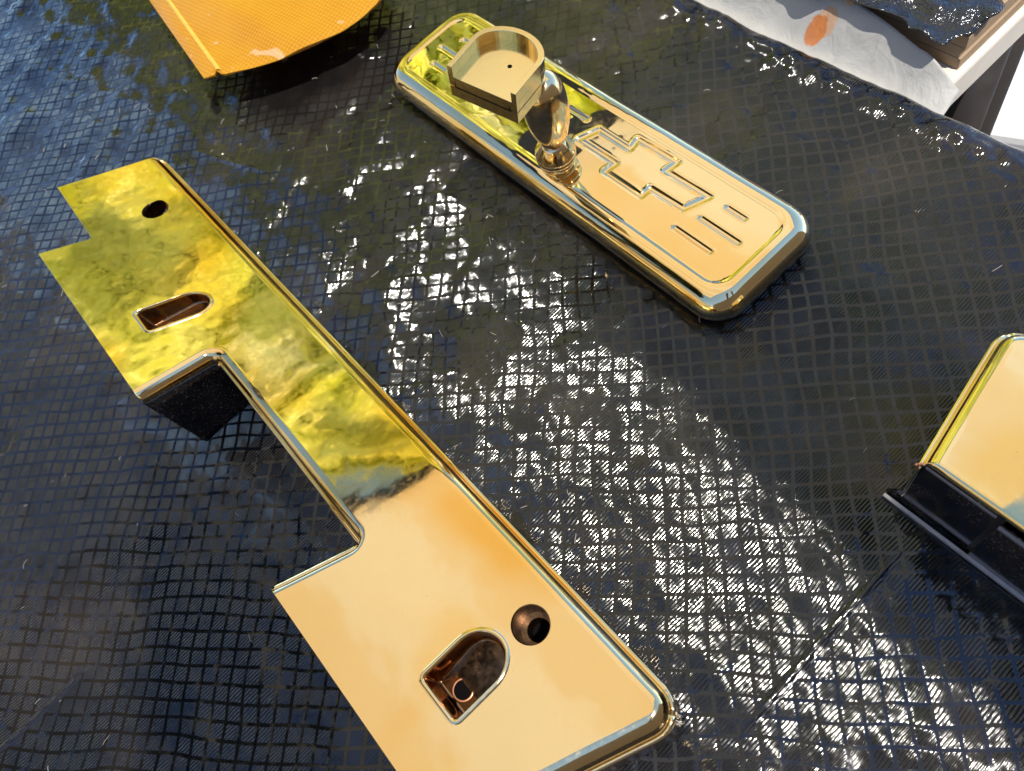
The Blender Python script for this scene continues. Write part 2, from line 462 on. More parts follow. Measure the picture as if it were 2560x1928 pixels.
def build_cover():
    fr = np.array([0, .065, .12, .17, .24, .36, .5, .64, .76, .83, .88, .935])
    n = len(fr)
    I0, I1, J0, J1 = -108, 108, -62, 132
    U = (np.arange(I0, I1)[:, None] + fr[None, :]).ravel()
    V = (np.arange(J0, J1)[:, None] + fr[None, :]).ravel()
    nu, nv = len(U), len(V)
    ci = np.arange(I0, I1 - 1) + .5; cj = np.arange(J0, J1 - 1) + .5
    CU, CV = np.meshgrid(ci, cj, indexing='ij')
    X = (CU * UD[0] + CV * VD[0]) * CELL; Y = (CU * UD[1] + CV * VD[1]) * CELL
    T = X * EX.x + Y * EX.y; S = X * PX.x + Y * PX.y
    on = (T > -0.95) & (T < 0.22) & (S > -0.50) & (S < EDGE_S + 0.14)
    poly = [(-0.203, 0.76), (0.319, 0.221), (0.080, -0.044), (-0.289, 0.147)]
    cx = sum(p[0] for p in poly) / 4; cy = sum(p[1] for p in poly) / 4
    dense = np.ones_like(X, bool)
    for k in range(4):
        (ax, ay), (bx, by) = poly[k], poly[(k + 1) % 4]
        nx, ny = by - ay, -(bx - ax); L = math.hypot(nx, ny); nx /= L; ny /= L
        if (cx - ax) * nx + (cy - ay) * ny > 0: nx, ny = -nx, -ny
        dense &= ((X - ax) * nx + (Y - ay) * ny) < 0.05
    dense &= on
    faces = []
    di, dj = np.nonzero(dense)
    ii = (di * n)[:, None, None] + np.arange(n)[None, :, None]
    jj = (dj * n)[:, None, None] + np.arange(n)[None, None, :]
    ii, jj = np.broadcast_arrays(ii, jj)
    a = (ii * nv + jj).ravel()
    faces.append(np.stack([a, a + nv, a + nv + 1, a + 1], 1))
    oi, oj = np.nonzero(on & ~dense)
    a = oi * n * nv + oj * n
    faces.append(np.stack([a, a + n * nv, a + n * nv + n, a + n], 1))
    F = np.concatenate(faces)
    used, inv = np.unique(F, return_inverse=True)
    F = inv.reshape(F.shape)
    uu = U[used // nv]; vv = V[used % nv]
    x = (uu * UD[0] + vv * VD[0]) * CELL; y = (uu * UD[1] + vv * VD[1]) * CELL
    uu = uu + 0.45 * vnoise(x, y, 0.045, 41) + 0.20 * vnoise(x, y, 0.017, 42)
    vv = vv + 0.45 * vnoise(x, y, 0.045, 43) + 0.20 * vnoise(x, y, 0.017, 44)
    z = cover_height(x, y, uu, vv)
    s = x * PX.x + y * PX.y; t = x * EX.x + y * EX.y
    # rumpled free edge of the table: lift a little, then roll over and hang down
    lip = np.exp(-((s - EDGE_S + 0.006) / 0.010) ** 2)
    z += lip * (0.0016 + 0.004 * np.clip(vnoise(t, s * 0.4, 0.016, 8), -.2, 1) + 0.0022 * vnoise(t, s, 0.006, 9))
    q = s - EDGE_S + 0.004 * vnoise(t, s * 0, 0.03, 10)
    r = 0.007
    ang = np.clip(q / r, 0, 1.50)
    ex = q - 1.50 * r
    ns = np.where(q > 0, np.sin(ang) * r + np.maximum(ex, 0) * math.cos(1.5) * 1.0, q)
    nz = np.where(q > 0, -(1 - np.cos(ang)) * r - np.maximum(ex, 0) * math.sin(1.5), 0)
    s2 = s - q + ns
    hang = np.clip(-nz / 0.03, 0, 1)
    s2 = s2 + hang * 0.008 * vnoise(t, z * 0, 0.022, 12)
    z = z + nz
    x = t * EX.x + s2 * PX.x; y = t * EX.y + s2 * PX.y
    me = bpy.data.meshes.new("table_cover")
    me.vertices.add(len(x)); me.vertices.foreach_set("co", np.stack([x, y, z], 1).astype(np.float32).ravel())
    me.loops.add(F.size); me.loops.foreach_set("vertex_index", F.astype(np.int32).ravel())
    me.polygons.add(len(F)); me.polygons.foreach_set("loop_start", np.arange(0, F.size, 4, dtype=np.int32))
    me.polygons.foreach_set("use_smooth", np.ones(len(F), bool))
    me.materials.append(FILM)
    uvl = me.uv_layers.new(name="cells")
    uvl.uv.foreach_set("vector", (np.stack([uu, vv], 1)[F.ravel()] / 256.0).astype(np.float32).ravel())
    me.update(calc_edges=True)
    o = bpy.data.objects.new("table_cover", me); C.objects.link(o)
    o["label"] = "black embossed plastic sheet with square grid spread over the table"
    struct(o)
    return o
build_cover()

# ------------------------------------------------------------------ gold trim plates
def poly_round(poly, rad, edge, step=1.6, nseg=8):
    """poly corners -> sampled (point, corner/edge tags). rad per corner; returns list of (x, y, edge_index)."""
    n = len(poly); out = []
    corner = []
    for i in range(n):
        p = Vector(poly[i]); a = Vector(poly[i - 1]); b2 = Vector(poly[(i + 1) % n])
        d1 = (a - p).normalized(); d2 = (b2 - p).normalized()
        ang = math.acos(max(-1, min(1, d1.dot(d2))))
        cut = rad[i] / math.tan(ang / 2)
        cen = p + (d1 + d2).normalized() * (rad[i] / math.sin(ang / 2))
        corner.append((p + d1 * cut, p + d2 * cut, cen))
    counts = edge
    for i in range(n):
        p1, p2, cen = corner[i]
        a1 = math.atan2(p1.y - cen.y, p1.x - cen.x); a2 = math.atan2(p2.y - cen.y, p2.x - cen.x)
        da = (a2 - a1 + math.pi) % (2 * math.pi) - math.pi
        for k in range(nseg + 1):
            an = a1 + da * k / nseg
            out.append((cen.x + rad[i] * math.cos(an), cen.y + rad[i] * math.sin(an), (i - 1) % n if k < nseg / 2 else i))
        q1 = p2; q2 = corner[(i + 1) % n][0]
        m_ = counts[i]
        for k in range(1, m_):
            f = k / m_
            out.append((q1.x + (q2.x - q1.x) * f, q1.y + (q2.y - q1.y) * f, i))
    return out

def inset_poly(poly, r):
    """shift edge i (corner i -> i+1) inwards by r[i]; polygon given counter-clockwise."""
    n = len(poly); lines = []
    for i in range(n):
        a = Vector(poly[i]); b2 = Vector(poly[(i + 1) % n]); d = (b2 - a).normalized()
        nrm = Vector((-d.y, d.x)); lines.append((a + nrm * r[i], d))
    res = []
    for i in range(n):
        p, d = lines[i - 1]; q, e = lines[i]
        cr = d.x * e.y - d.y * e.x
        k = ((q.x - p.x) * e.y - (q.y - p.y) * e.x) / cr
        res.append((p.x + d.x * k, p.y + d.y * k))
    return res

def area2(poly): return sum(poly[i][0] * poly[(i + 1) % len(poly)][1] - poly[(i + 1) % len(poly)][0] * poly[i][1] for i in range(len(poly)))

def inside(px, py, poly):
    c = np.zeros(px.shape, bool); n = len(poly)
    for i in range(n):
        x1, y1 = poly[i]; x2, y2 = poly[(i + 1) % n]
        if y1 == y2: continue
        cond = ((y1 > py) != (y2 > py)) & (px < (x2 - x1) * (py - y1) / (y2 - y1) + x1)
        c ^= cond
    return c

def dist_poly(px, py, poly):
    d = np.full(px.shape, 1e9); n = len(poly)
    for i in range(n):
        x1, y1 = poly[i]; x2, y2 = poly[(i + 1) % n]
        dx, dy = x2 - x1, y2 - y1; L = dx * dx + dy * dy + 1e-12
        t = np.clip(((px - x1) * dx + (py - y1) * dy) / L, 0, 1)
        d = np.minimum(d, np.hypot(px - x1 - t * dx, py - y1 - t * dy))
    return d

def dshape(tc, half, s0, s1, skew, grow=0.0, n=14, cr=2.0):
    """D outline: flat end at s0, round end at s1, half width in t, sheared by skew; counter-clockwise in (t, s)."""
    pts = []
    h = half + grow; a = s0 - grow; bq = s1 + grow; rr = min(h * 1.15, (bq - a) * 0.55)
    c = cr + grow
    for k in range(7):
        an = math.pi + math.pi / 2 * k / 6
        pts.append((-h + c + c * math.cos(an), a + c + c * math.sin(an)))
    for k in range(7):
        an = 1.5 * math.pi + math.pi / 2 * k / 6
        pts.append((h - c + c * math.cos(an), a + c + c * math.sin(an)))
    for k in range(5): pts.append((h, a + c + (bq - rr - a - c) * (k + 1) / 6))
    for k in range(2 * n + 1):
        an = math.pi * k / (2 * n)
        pts.append((h * math.cos(an), bq - rr + rr * math.sin(an)))
    for k in range(5): pts.append((-h, bq - rr - (bq - rr - a - c) * (k + 1) / 6))
    return [(tc + x + skew * (y - s0), y) for x, y in pts]

def trim_plate(root, org, poly, rad, insets, drops, walls, zfun, pockets, holes, mats, grid=4.0):
    """poly in mm (t, s) on the plate; zfun(t, s) in mm. walls: {edge: (part name, depth to z mm, material)}"""
    gold, pocketmat = mats
    flip = area2(poly) < 0
    n = len(poly)
    if flip:
        poly = poly[::-1]; rad = rad[::-1]
        insets = [insets[(n - 2 - i) % n] for i in range(n)]; drops = [drops[(n - 2 - i) % n] for i in range(n)]
        walls = {(n - 2 - k) % n: v for k, v in walls.items()}
    inn = inset_poly(poly, insets)
    conv = []
    for i in range(n):
        a, p, b2 = poly[i - 1], poly[i], poly[(i + 1) % n]
        conv.append((p[0] - a[0]) * (b2[1] - p[1]) - (p[1] - a[1]) * (b2[0] - p[0]) > 0)
    cnt = [max(2, int(math.dist(poly[i], poly[(i + 1) % n]) / 2.0)) for i in range(n)]
    irad = []
    for i in range(n):
        mr = max(insets[i - 1], insets[i])
        irad.append(max(0.25, rad[i] - mr) if conv[i] else rad[i] + mr)
    O = poly_round(poly, rad, cnt); I = poly_round(inn, irad, cnt)
    N = len(O)
    def W(t, s, z): return tuple(Vector(org) + EX * (t / 1000) + PX * (s / 1000) + ZZ * (z / 1000))
    # drop per sample, blended
    dr = np.array([drops[o[2]] for o in O], float)
    for _ in range(4): dr = np.minimum(dr, (np.roll(dr, 1) + dr + np.roll(dr, -1)) / 3) if False else (np.roll(dr, 1) + 2 * dr + np.roll(dr, -1)) / 4
    # ---- plate top by constrained triangulation
    loops = [[(x, y) for x, y, _ in I]]
    for pk in pockets: loops.append(dshape(*pk, grow=1.6))
    for hc, hs, hr in holes: loops.append([(hc + hr * math.cos(2 * math.pi * k / 40), hs + hr * math.sin(2 * math.pi * k / 40)) for k in range(40)])
    pts = []; edges = []
    guards = []
    for gap in (0.45, 1.1):
        inn2 = inset_poly(poly, [q + gap for q in insets])
        guards.append([(x, y) for x, y, _ in poly_round(inn2, [max(0.2, irad[i] - gap) if conv[i] else irad[i] + gap for i in range(n)], cnt)])
    for lp in loops + guards:
        k = len(pts); pts += lp; edges += [(k + i, k + (i + 1) % len(lp)) for i in range(len(lp))]
    xs = np.array([p[0] for p in loops[0]]); ys = np.array([p[1] for p in loops[0]])
    gx, gy = np.meshgrid(np.arange(xs.min(), xs.max(), grid), np.arange(ys.min(), ys.max(), grid * 0.87), indexing='ij')
    gx = gx + (np.arange(gx.shape[1]) % 2)[None, :] * grid / 2
    gx = gx.ravel(); gy = gy.ravel()
    ok = inside(gx, gy, loops[0])
    for lp in loops + guards: ok &= dist_poly(gx, gy, lp) > grid * 0.40
    for lp in loops[1:]: ok &= ~inside(gx, gy, lp)
    pts += list(zip(gx[ok].tolist(), gy[ok].tolist()))
    vo, eo, fo, *_ = delaunay_2d_cdt([Vector(p) for p in pts], edges, [], 0, 1e-5)
    px = np.array([v.x for v in vo]); py = np.array([v.y for v in vo])
    fa = np.array([f for f in fo])
    cxs = px[fa].mean(1); cys = py[fa].mean(1)
    keep = inside(cxs, cys, loops[0])
    for lp in loops[1:]: keep &= ~inside(cxs, cys, lp)
    verts = [W(a, b2, zfun(a, b2)) for a, b2 in zip(px, py)]
    faces = [tuple(int(i) for i in f) for f in fa[keep]]
    # ---- rounded edge, welded on to the same mesh
    key = {}
    for i, (a, b2) in enumerate(zip(px, py)): key[(round(a, 3), round(b2, 3))] = i
    ring = []
    for x, y, _ in I:
        kx = (round(x, 3), round(y, 3))
        if kx in key: ring.append(key[kx])
        else:
            j = int(np.argmin((px - x) ** 2 + (py - y) ** 2)); ring.append(j)
    prev = ring; S = 9
    lastpos = None
    for q in range(1, S + 1):
        th = math.pi / 2 * q / S
        cur = []
        for k in range(N):
            f = math.sin(th)
            x = I[k][0] + (O[k][0] - I[k][0]) * f; y = I[k][1] + (O[k][1] - I[k][1]) * f
            z = zfun(x, y) - dr[k] * (1 - math.cos(th))
            cur.append(len(verts)); verts.append(W(x, y, z))
        for k in range(N):
            k2 = (k + 1) % N
            faces.append((prev[k], cur[k], cur[k2], prev[k2]))
        prev = cur
    faces = [f for f in faces if len(set(f)) > 2]
    me_top = mk("plate", verts, faces, gold, root)
    bmn = bmesh.new(); bmn.from_mesh(me_top.data); bmesh.ops.recalc_face_normals(bmn, faces=bmn.faces); bmn.to_mesh(me_top.data); bmn.free()
    # make sure the top looks up
    if sum(p.normal.z * p.area for p in me_top.data.polygons) < 0: me_top.data.flip_normals()
    # exact normals on the flat of the plate, so that the rounded edge does not tilt them
    nv0 = len(px); nl = []
    for i, vv in enumerate(me_top.data.vertices):
        if i < nv0:
            a, b2 = px[i], py[i]; h = 0.4
            gt = (zfun(a + h, b2) - zfun(a - h, b2)) / (2 * h); gs_ = (zfun(a, b2 + h) - zfun(a, b2 - h)) / (2 * h)
            nl.append((ZZ - EX * gt - PX * gs_).normalized())
        else: nl.append(vv.normal.copy())
    me_top.data.normals_split_custom_set_from_vertices(nl)
    # ---- walls per edge
    low = [verts[i] for i in prev]
    groups = {}
    for k in range(N):
        if O[k][2] in walls: groups.setdefault(O[k][2], []).append(k)
    for eidx, ks in groups.items():
        nm, depth, mt = walls[eidx]
        ks = sorted(ks)
        # make contiguous (wrap)
        for j in range(len(ks) - 1):
            if ks[j + 1] - ks[j] > 1: ks = ks[j + 1:] + ks[:j + 1]; break
        ks = ks + [(ks[-1] + 1) % N]
        vs, fs = [], []
        rows = 6
        for r_ in range(rows + 1):
            for k in ks:
                p = Vector(low[k]); zb = depth / 1000
                vs.append((p.x, p.y, p.z + (zb - p.z) * r_ / rows))
        m_ = len(ks)
        for r_ in range(rows):
            for j in range(m_ - 1): fs.append((r_ * m_ + j, r_ * m_ + j + 1, (r_ + 1) * m_ + j + 1, (r_ + 1) * m_ + j))
        wl = mk(nm, vs, fs, mt, root)
        so = wl.modifiers.new("thick", 'SOLIDIFY'); so.thickness = 0.0016; so.offset = -1 if not flip else -1
    # ---- pockets
    for pk in pockets:
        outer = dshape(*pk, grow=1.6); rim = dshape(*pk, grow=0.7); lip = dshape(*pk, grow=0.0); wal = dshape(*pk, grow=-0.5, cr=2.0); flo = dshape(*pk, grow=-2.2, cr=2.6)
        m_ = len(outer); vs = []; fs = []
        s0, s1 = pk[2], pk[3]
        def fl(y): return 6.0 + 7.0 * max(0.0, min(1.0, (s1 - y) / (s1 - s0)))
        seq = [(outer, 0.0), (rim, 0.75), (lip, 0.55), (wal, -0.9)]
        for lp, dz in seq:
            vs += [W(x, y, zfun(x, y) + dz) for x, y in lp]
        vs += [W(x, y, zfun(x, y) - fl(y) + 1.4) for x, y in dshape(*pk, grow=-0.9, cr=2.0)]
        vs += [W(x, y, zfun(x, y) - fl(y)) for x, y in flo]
        tot = len(seq) + 2
        for r_ in range(tot - 1):
            for k in range(m_):
                k2 = (k + 1) % m_
                fs.append((r_ * m_ + k, r_ * m_ + k2, (r_ + 1) * m_ + k2, (r_ + 1) * m_ + k))
        cxp = sum(p[0] for p in flo) / m_; cyp = sum(p[1] for p in flo) / m_
        vs.append(W(cxp, cyp, zfun(cxp, cyp) - fl(cyp)))
        cidx = len(vs) - 1
        for k in range(m_): fs.append(((tot - 1) * m_ + k, (tot - 1) * m_ + (k + 1) % m_, cidx))
        # rim ring keeps the bright plating, the inside takes the shade-darkened gold
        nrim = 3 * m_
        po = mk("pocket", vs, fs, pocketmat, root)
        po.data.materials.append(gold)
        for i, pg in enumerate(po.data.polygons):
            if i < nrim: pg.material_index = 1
        # screw bore in the pocket floor: copper ring, black disc painting its shade
        tb = pk[0] + pk[4] * 6 + 0.5; sb = s0 + 6.5
        zb = zfun(tb, sb) - fl(sb)
        lathe_ring("screw_bore", [(W(tb, sb, zb + 0.35), 4.0), (W(tb, sb, zb + 0.45), 3.75), (W(tb, sb, zb + 0.35), 3.45)], po)
        for pg in list(po.data.polygons)[(tot - 1) * m_:]: pg.use_smooth = False
    for hc, hs, hr in holes:
        vs, fs = [], []
        prof = [(hr, 0), (hr - 0.35, -0.35), (hr - 0.5, -13), (hr - 2.6, -13.2), (hr - 2.9, -13.5), (hr - 3.0, -21), (0.05, -21.2)]
        for r_, dz in prof:
            for k in range(40):
                an = 2 * math.pi * k / 40
                x = hc + r_ * math.cos(an); y = hs + r_ * math.sin(an)
                vs.append(W(x, y, (zfun(x, y) if dz == 0 else zfun(hc, hs)) + dz))
        for i in range(len(prof) - 1):
            for k in range(40):
                fs.append((i * 40 + k, i * 40 + (k + 1) % 40, (i + 1) * 40 + (k + 1) % 40, (i + 1) * 40 + k))
        ho = mk("bolt_hole", vs, fs, BORE, root, False)
        ho.data.materials.append(HOLE_SHADE)
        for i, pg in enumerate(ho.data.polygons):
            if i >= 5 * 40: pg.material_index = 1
    return me_top, W

def lathe_ring(name, rings, parent, seg=28):
    vs, fs = [], []
    for c, r_ in rings:
        for k in range(seg):
            an = 2 * math.pi * k / seg
            vs.append((c[0] + r_ / 1000 * math.cos(an), c[1] + r_ / 1000 * math.sin(an), c[2]))
    for i in range(len(rings) - 1):
        for k in range(seg): fs.append((i * seg + k, i * seg + (k + 1) % seg, (i + 1) * seg + (k + 1) % seg, (i + 1) * seg + k))
    fs.append(tuple((len(rings) - 1) * seg + k for k in range(seg)))
    o = mk(name, vs, fs, COPPER, parent, True)
    o.data.materials.append(HOLE_SHADE)
    o.data.polygons[len(o.data.polygons) - 1].material_index = 1
    return o

# --- long twisted plate on the left
def sm(x, a, b2):
    x = max(0.0, min(1.0, (x - a) / (b2 - a))); return x * x * (3 - 2 * x)
def z_long(t, s):
    tl = R(16 + (3 - 16) * sm(t, 40, 150))
    z = 53.0 - s * math.tan(tl)
    z += (0.4 - 0.8 * sm(t, 20, 130)) * ((s - 42) / 42) ** 2
    z += 0.10 * math.sin(t / 21.0 + s / 17.0) * sm(-t, -60, 20)
    return z
long_plate = empty("gold_trim_plate", "long stepped gold plated plate with two D shaped pockets and a side notch", "trim plate")
PL = [(-176.1, 27.7), (-162.2, 82.0), (262.5, 82.0), (235.6, 0.0), (125.1, 0.0), (137.0, 36.6), (3.0, 36.6), (3.0, 0.0), (-125.4, 0.0), (-117.2, 25.6)]
RAD = [0.6, 7.0, 9.0, 1.0, 0.8, 3.0, 4.0, 0.8, 0.8, 1.0]
INS = [2.6, 5.0, 6.5, 0.35, 3.2, 6.0, 5.5, 0.35, 0.35, 0.35]
DRP = [2.6, 6.0, 7.0, 1.2, 3.2, 6.0, 6.0, 1.2, 1.2, 1.2]
WAL = {0: ("top_wall", 2.0, GOLD), 1: ("side_wall", 0.0, GOLD), 2: ("end_wall", 0.0, GOLD), 5: ("notch_wall", 26.0, GOLD), 4: ("notch_wall", 30.0, GOLD), 6: ("flange", 0.0, FLANGE)}
L0 = (-0.15105, 0.25148, 0.0)
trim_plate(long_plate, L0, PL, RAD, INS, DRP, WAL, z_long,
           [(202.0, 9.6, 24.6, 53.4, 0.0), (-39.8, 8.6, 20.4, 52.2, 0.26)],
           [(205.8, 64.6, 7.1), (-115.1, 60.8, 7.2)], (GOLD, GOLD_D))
# bare cut edge along the foot of the flange, chipped corner
b = MB(); b.box(Vector(L0), EX, PX, ZZ, 0.0018, 0.0044, 0.001, 0.0355, 0.0008, 0.0024)
b.build("cut_edge", EDGE, long_plate)
b = MB()
for k in range(7):
    o_ = Vector(L0) + EX * (0.0025 + 0.0010 * random.random()) + PX * (0.0002 + 0.0011 * k) + ZZ * (0.0462 - 0.0006 * k)
    b.box(o_, EX, PX, ZZ, 0, 0.0009, 0, 0.0013, 0, 0.0007)
b.build("chipped_corner", COPPER, long_plate)

# --- plate at the right
right_plate = empty("gold_trim_plate", "pale gold plated plate with a dark folded flange beside the creased sheet", "trim plate")
def z_right(t, s): return 47.0 + 0.04 * (s - 116) - 0.5 * ((s - 146) / 30) ** 2 * 0.5
PR = [(-19.5, 115.5), (-30.5, 176.0), (150.0, 176.0), (150.0, 115.5)]
trim_plate(right_plate, (0, 0, 0), PR, [1.0, 8.0, 8.0, 1.0], [5.0, 5.0, 5.0, 2.2], [6.0, 6.0, 6.0, 2.6],
           {0: ("end_wall", 0.0, GOLD_P), 1: ("side_wall", 0.0, GOLD_P), 2: ("end_wall", 0.0, GOLD_P)}, z_right, [], [], (GOLD_P, GOLD_D))
def panel(name, tpts, mat, parent):
    """flat plate in the (t, z) plane at s, thickness in s; tpts = outline in mm"""
    s_out, th, pts = tpts
    vs = [tsz(t / 1000, s_out / 1000, z / 1000) for t, z in pts] + [tsz(t / 1000, (s_out + th) / 1000, z / 1000) for t, z in pts]
    n = len(pts)
    fs = [tuple(range(n)), tuple(range(2 * n - 1, n - 1, -1))] + [(i, n + i, n + (i + 1) % n, (i + 1) % n) for i in range(n)]
    return mk(name, vs, fs, mat, parent, False)
panel("flange", (115.2, 1.4, [(-19.0, 43.6), (-19.6, 30), (-20.6, 15), (-23.0, 6), (-26.0, 0.2), (7.0, 0.2), (7.0, 43.6)]), FLANGE, right_plate)
panel("flange", (113.6, 1.4, [(9.0, 40.5), (9.0, 0.2), (150, 0.2), (150, 40.5)]), FLANGE, right_plate)
panel("flange_return", (115.6, 4.5, [(6.4, 42.5), (6.4, 0.2), (9.6, 0.2), (9.6, 42.5)]), RUBBER, right_plate)
for t0, t1, s_, z0 in ((-18.5, 6.8, 114.6, 42.2), (9.2, 150, 113.0, 39.6)):
    b = MB(); b.box(Vector((0, 0, 0)), EX, PX, ZZ, t0 / 1000, t1 / 1000, s_ / 1000, (s_ + 1.2) / 1000, z0 / 1000, (z0 + 1.1) / 1000)
    b.build("seam_strip", plain("dull_seam", (0.16, 0.15, 0.15), 0.4), right_plate)
b = MB(); b.box(Vector((0, 0, 0)), EX, PX, ZZ, -0.0258, 0.150, 0.1122, 0.1136, 0.0002, 0.0018)
b.build("cut_edge", EDGE, right_plate)
b = MB()
for k in range(6):
    b.box(tsz(-0.0205 - 0.0004 * k + 0.0006 * random.random(), 0.1146 + 0.0004 * random.random(), 0.0425 - 0.0011 * k), EX, PX, ZZ, 0, 0.0010, 0, 0.0009, 0, 0.0013)
b.build("chipped_corner", COPPER, right_plate)

# ------------------------------------------------------------------ rear view mirror
MC = Vector((0.093907, 0.285121, 0.0))
MA = Vector((0.23605, -0.97174, 0.0)).normalized(); MBx = Vector((0.97174, 0.23605, 0.0)).normalized()
def ML(a, b2, z): return MC + MA * (a / 1000) + MBx * (b2 / 1000) + ZZ * (z / 1000)
mirror = empty("rear_view_mirror", "gold rear view mirror lying face down with engraved cross emblem and upright arm", "mirror")
HL, HW = 134.0, 34.6
prof = [(5.0, 0.2), (2.5, 1.2), (0.8, 3.6), (0.1, 6.6), (0.0, 8.8), (0.5, 11.4), (1.7, 13.8), (3.4, 15.8), (5.6, 17.2), (7.6, 17.85), (9.2, 18.0), (10.4, 17.85), (11.4, 17.6), (12.4, 17.42)]
prof_dense = []
pa = np.array(prof)
tt = np.linspace(0, len(prof) - 1, 40)
for q in tt:
    i = min(int(q), len(prof) - 2); f = q - i
    p0 = pa[max(i - 1, 0)]; p1 = pa[i]; p2 = pa[i + 1]; p3 = pa[min(i + 2, len(pa) - 1)]
    c_ = 0.5 * (2 * p1 + (p2 - p0) * f + (2 * p0 - 5 * p1 + 4 * p2 - p3) * f * f + (3 * p1 - p0 - 3 * p2 + p3) * f ** 3)
    prof_dense.append((float(c_[0]), float(c_[1])))
def rrect(inset, r0=16.0, nseg=14):
    a = HL - inset; bq = HW - inset; r_ = max(2.0, r0 - inset * 0.62); pts = []
    for cxs, cys, a0 in ((a - r_, bq - r_, 0), (-a + r_, bq - r_, 90), (-a + r_, -bq + r_, 180), (a - r_, -bq + r_, 270)):
        for k in range(nseg + 1):
            an = R(a0 + 90 * k / nseg)
            pts.append((cxs + r_ * math.cos(an), cys + r_ * math.sin(an)))
    # subdivide long sides so shading stays even
    out = []
    for i in range(len(pts)):
        p, q = pts[i], pts[(i + 1) % len(pts)]
        d = math.dist(p, q); k = 12 if d > 20 else 1
        for j in range(k): out.append((p[0] + (q[0] - p[0]) * j / k, p[1] + (q[1] - p[1]) * j / k))
    return out
vs, fs = [], []
for ins, z in prof_dense: vs += [ML(x, y, z) for x, y in rrect(ins)]
m_ = len(rrect(0)); 
for i in range(len(prof_dense) - 1):
    for k in range(m_): fs.append((i * m_ + k, i * m_ + (k + 1) % m_, (i + 1) * m_ + (k + 1) % m_, (i + 1) * m_ + k))
fs.append(tuple(range(m_))[::-1])
GOLD_M = gold_material("mirror_gold", (0.98, 0.73, 0.37), (0.97, 0.66, 0.27), wav=0.00002, rough=0.03)
mk("housing", vs, fs, GOLD_M, mirror)
SH = (-5.7, 3.1)
bow = [(13.2, -3.7), (17.5, 7.1), (40.1, 7.1), (38.6, 14.2), (64.9, 15.0), (63.9, 7.9), (91.2, 8.6), (86.2, -3.6), (65.2, -4.2), (65.1, -10.2), (39.7, -10.2), (40.7, -3.4)]
bow = [(x + SH[0], y + SH[1]) for x, y in bow]
segs = [[(90.6, -13.9), (112.3, -13.9)], [(96.4, -2.7), (118.9, -2.7)], [(101.8, 9.0), (112.2, 9.0)], [(-100.6, -14.4), (-90.0, -14.4)], [(-106.9, -2.9), (-84.6, -2.9)], [(-99.5, 8.5), (-78.0, 8.5)], [(-8.0, 8.4), (6.8, 8.4)]]
segs = [[(x + SH[0], y + SH[1]) for x, y in s_] for s_ in segs]
gs = 0.55
ga = np.arange(-HL + 11.0, HL - 11.0, gs); gb = np.arange(-HW + 11.0, HW - 11.0, gs)
GA, GB = np.meshgrid(ga, gb, indexing='ij')
def segdist(P, Q):
    dx, dy = Q[0] - P[0], Q[1] - P[1]; L = dx * dx + dy * dy
    t = np.clip(((GA - P[0]) * dx + (GB - P[1]) * dy) / L, 0, 1)
    return np.hypot(GA - P[0] - t * dx, GB - P[1] - t * dy)
db = np.min([segdist(bow[i], bow[(i + 1) % 12]) for i in range(12)], 0)
ds = [segdist(*s_) for s_ in segs]
GZm = 17.3 + 0.45 * (1 - (GB / (HW - 11)) ** 2) * 0.6
def carve(d, w_, dep): 
    k = np.clip(1 - (d / w_) ** 2, 0, 1)
    rim = 0.10 * np.exp(-((d - w_ * 1.15) / 0.5) ** 2)
    return -dep * k ** 1.0 + rim
GZm = GZm + carve(db, 1.9, 0.95)
for d in ds: GZm = GZm + carve(d, 1.5, 0.85)
own = np.zeros(GA.shape, int)
own[db < 2.6] = 1
for i, d in enumerate(ds): own[d < 2.3] = 2 + i
# clip to the rounded panel (its rim tucks under the housing lip)
rp = rrect(11.6)
ins_mask = inside(GA.ravel(), GB.ravel(), rp).reshape(GA.shape)
na, nb = GA.shape
idx = np.arange(na * nb).reshape(na, nb)
q_own = own[:-1, :-1]; q_in = ins_mask[:-1, :-1] & ins_mask[1:, 1:] & ins_mask[1:, :-1] & ins_mask[:-1, 1:]
face_panel = None
for o_id in range(0, 2 + len(segs)):
    ii, jj = np.nonzero((q_own == o_id) & q_in)
    F = np.stack([idx[ii, jj], idx[ii + 1, jj], idx[ii + 1, jj + 1], idx[ii, jj + 1]], 1)
    used, inv = np.unique(F, return_inverse=True); F = inv.reshape(F.shape)
    vv = [ML(a, b2, z) for a, b2, z in zip(GA.ravel()[used], GB.ravel()[used], GZm.ravel()[used])]
    nm = "face_panel" if o_id == 0 else ("emblem" if o_id == 1 else "engraved_line")
    o = mk(nm, vv, F.tolist(), GOLD_M, mirror if o_id == 0 else face_panel)
    if o_id == 0: face_panel = o
    if o_id == 1: o["label"] = "engraved slanted cross outline emblem"
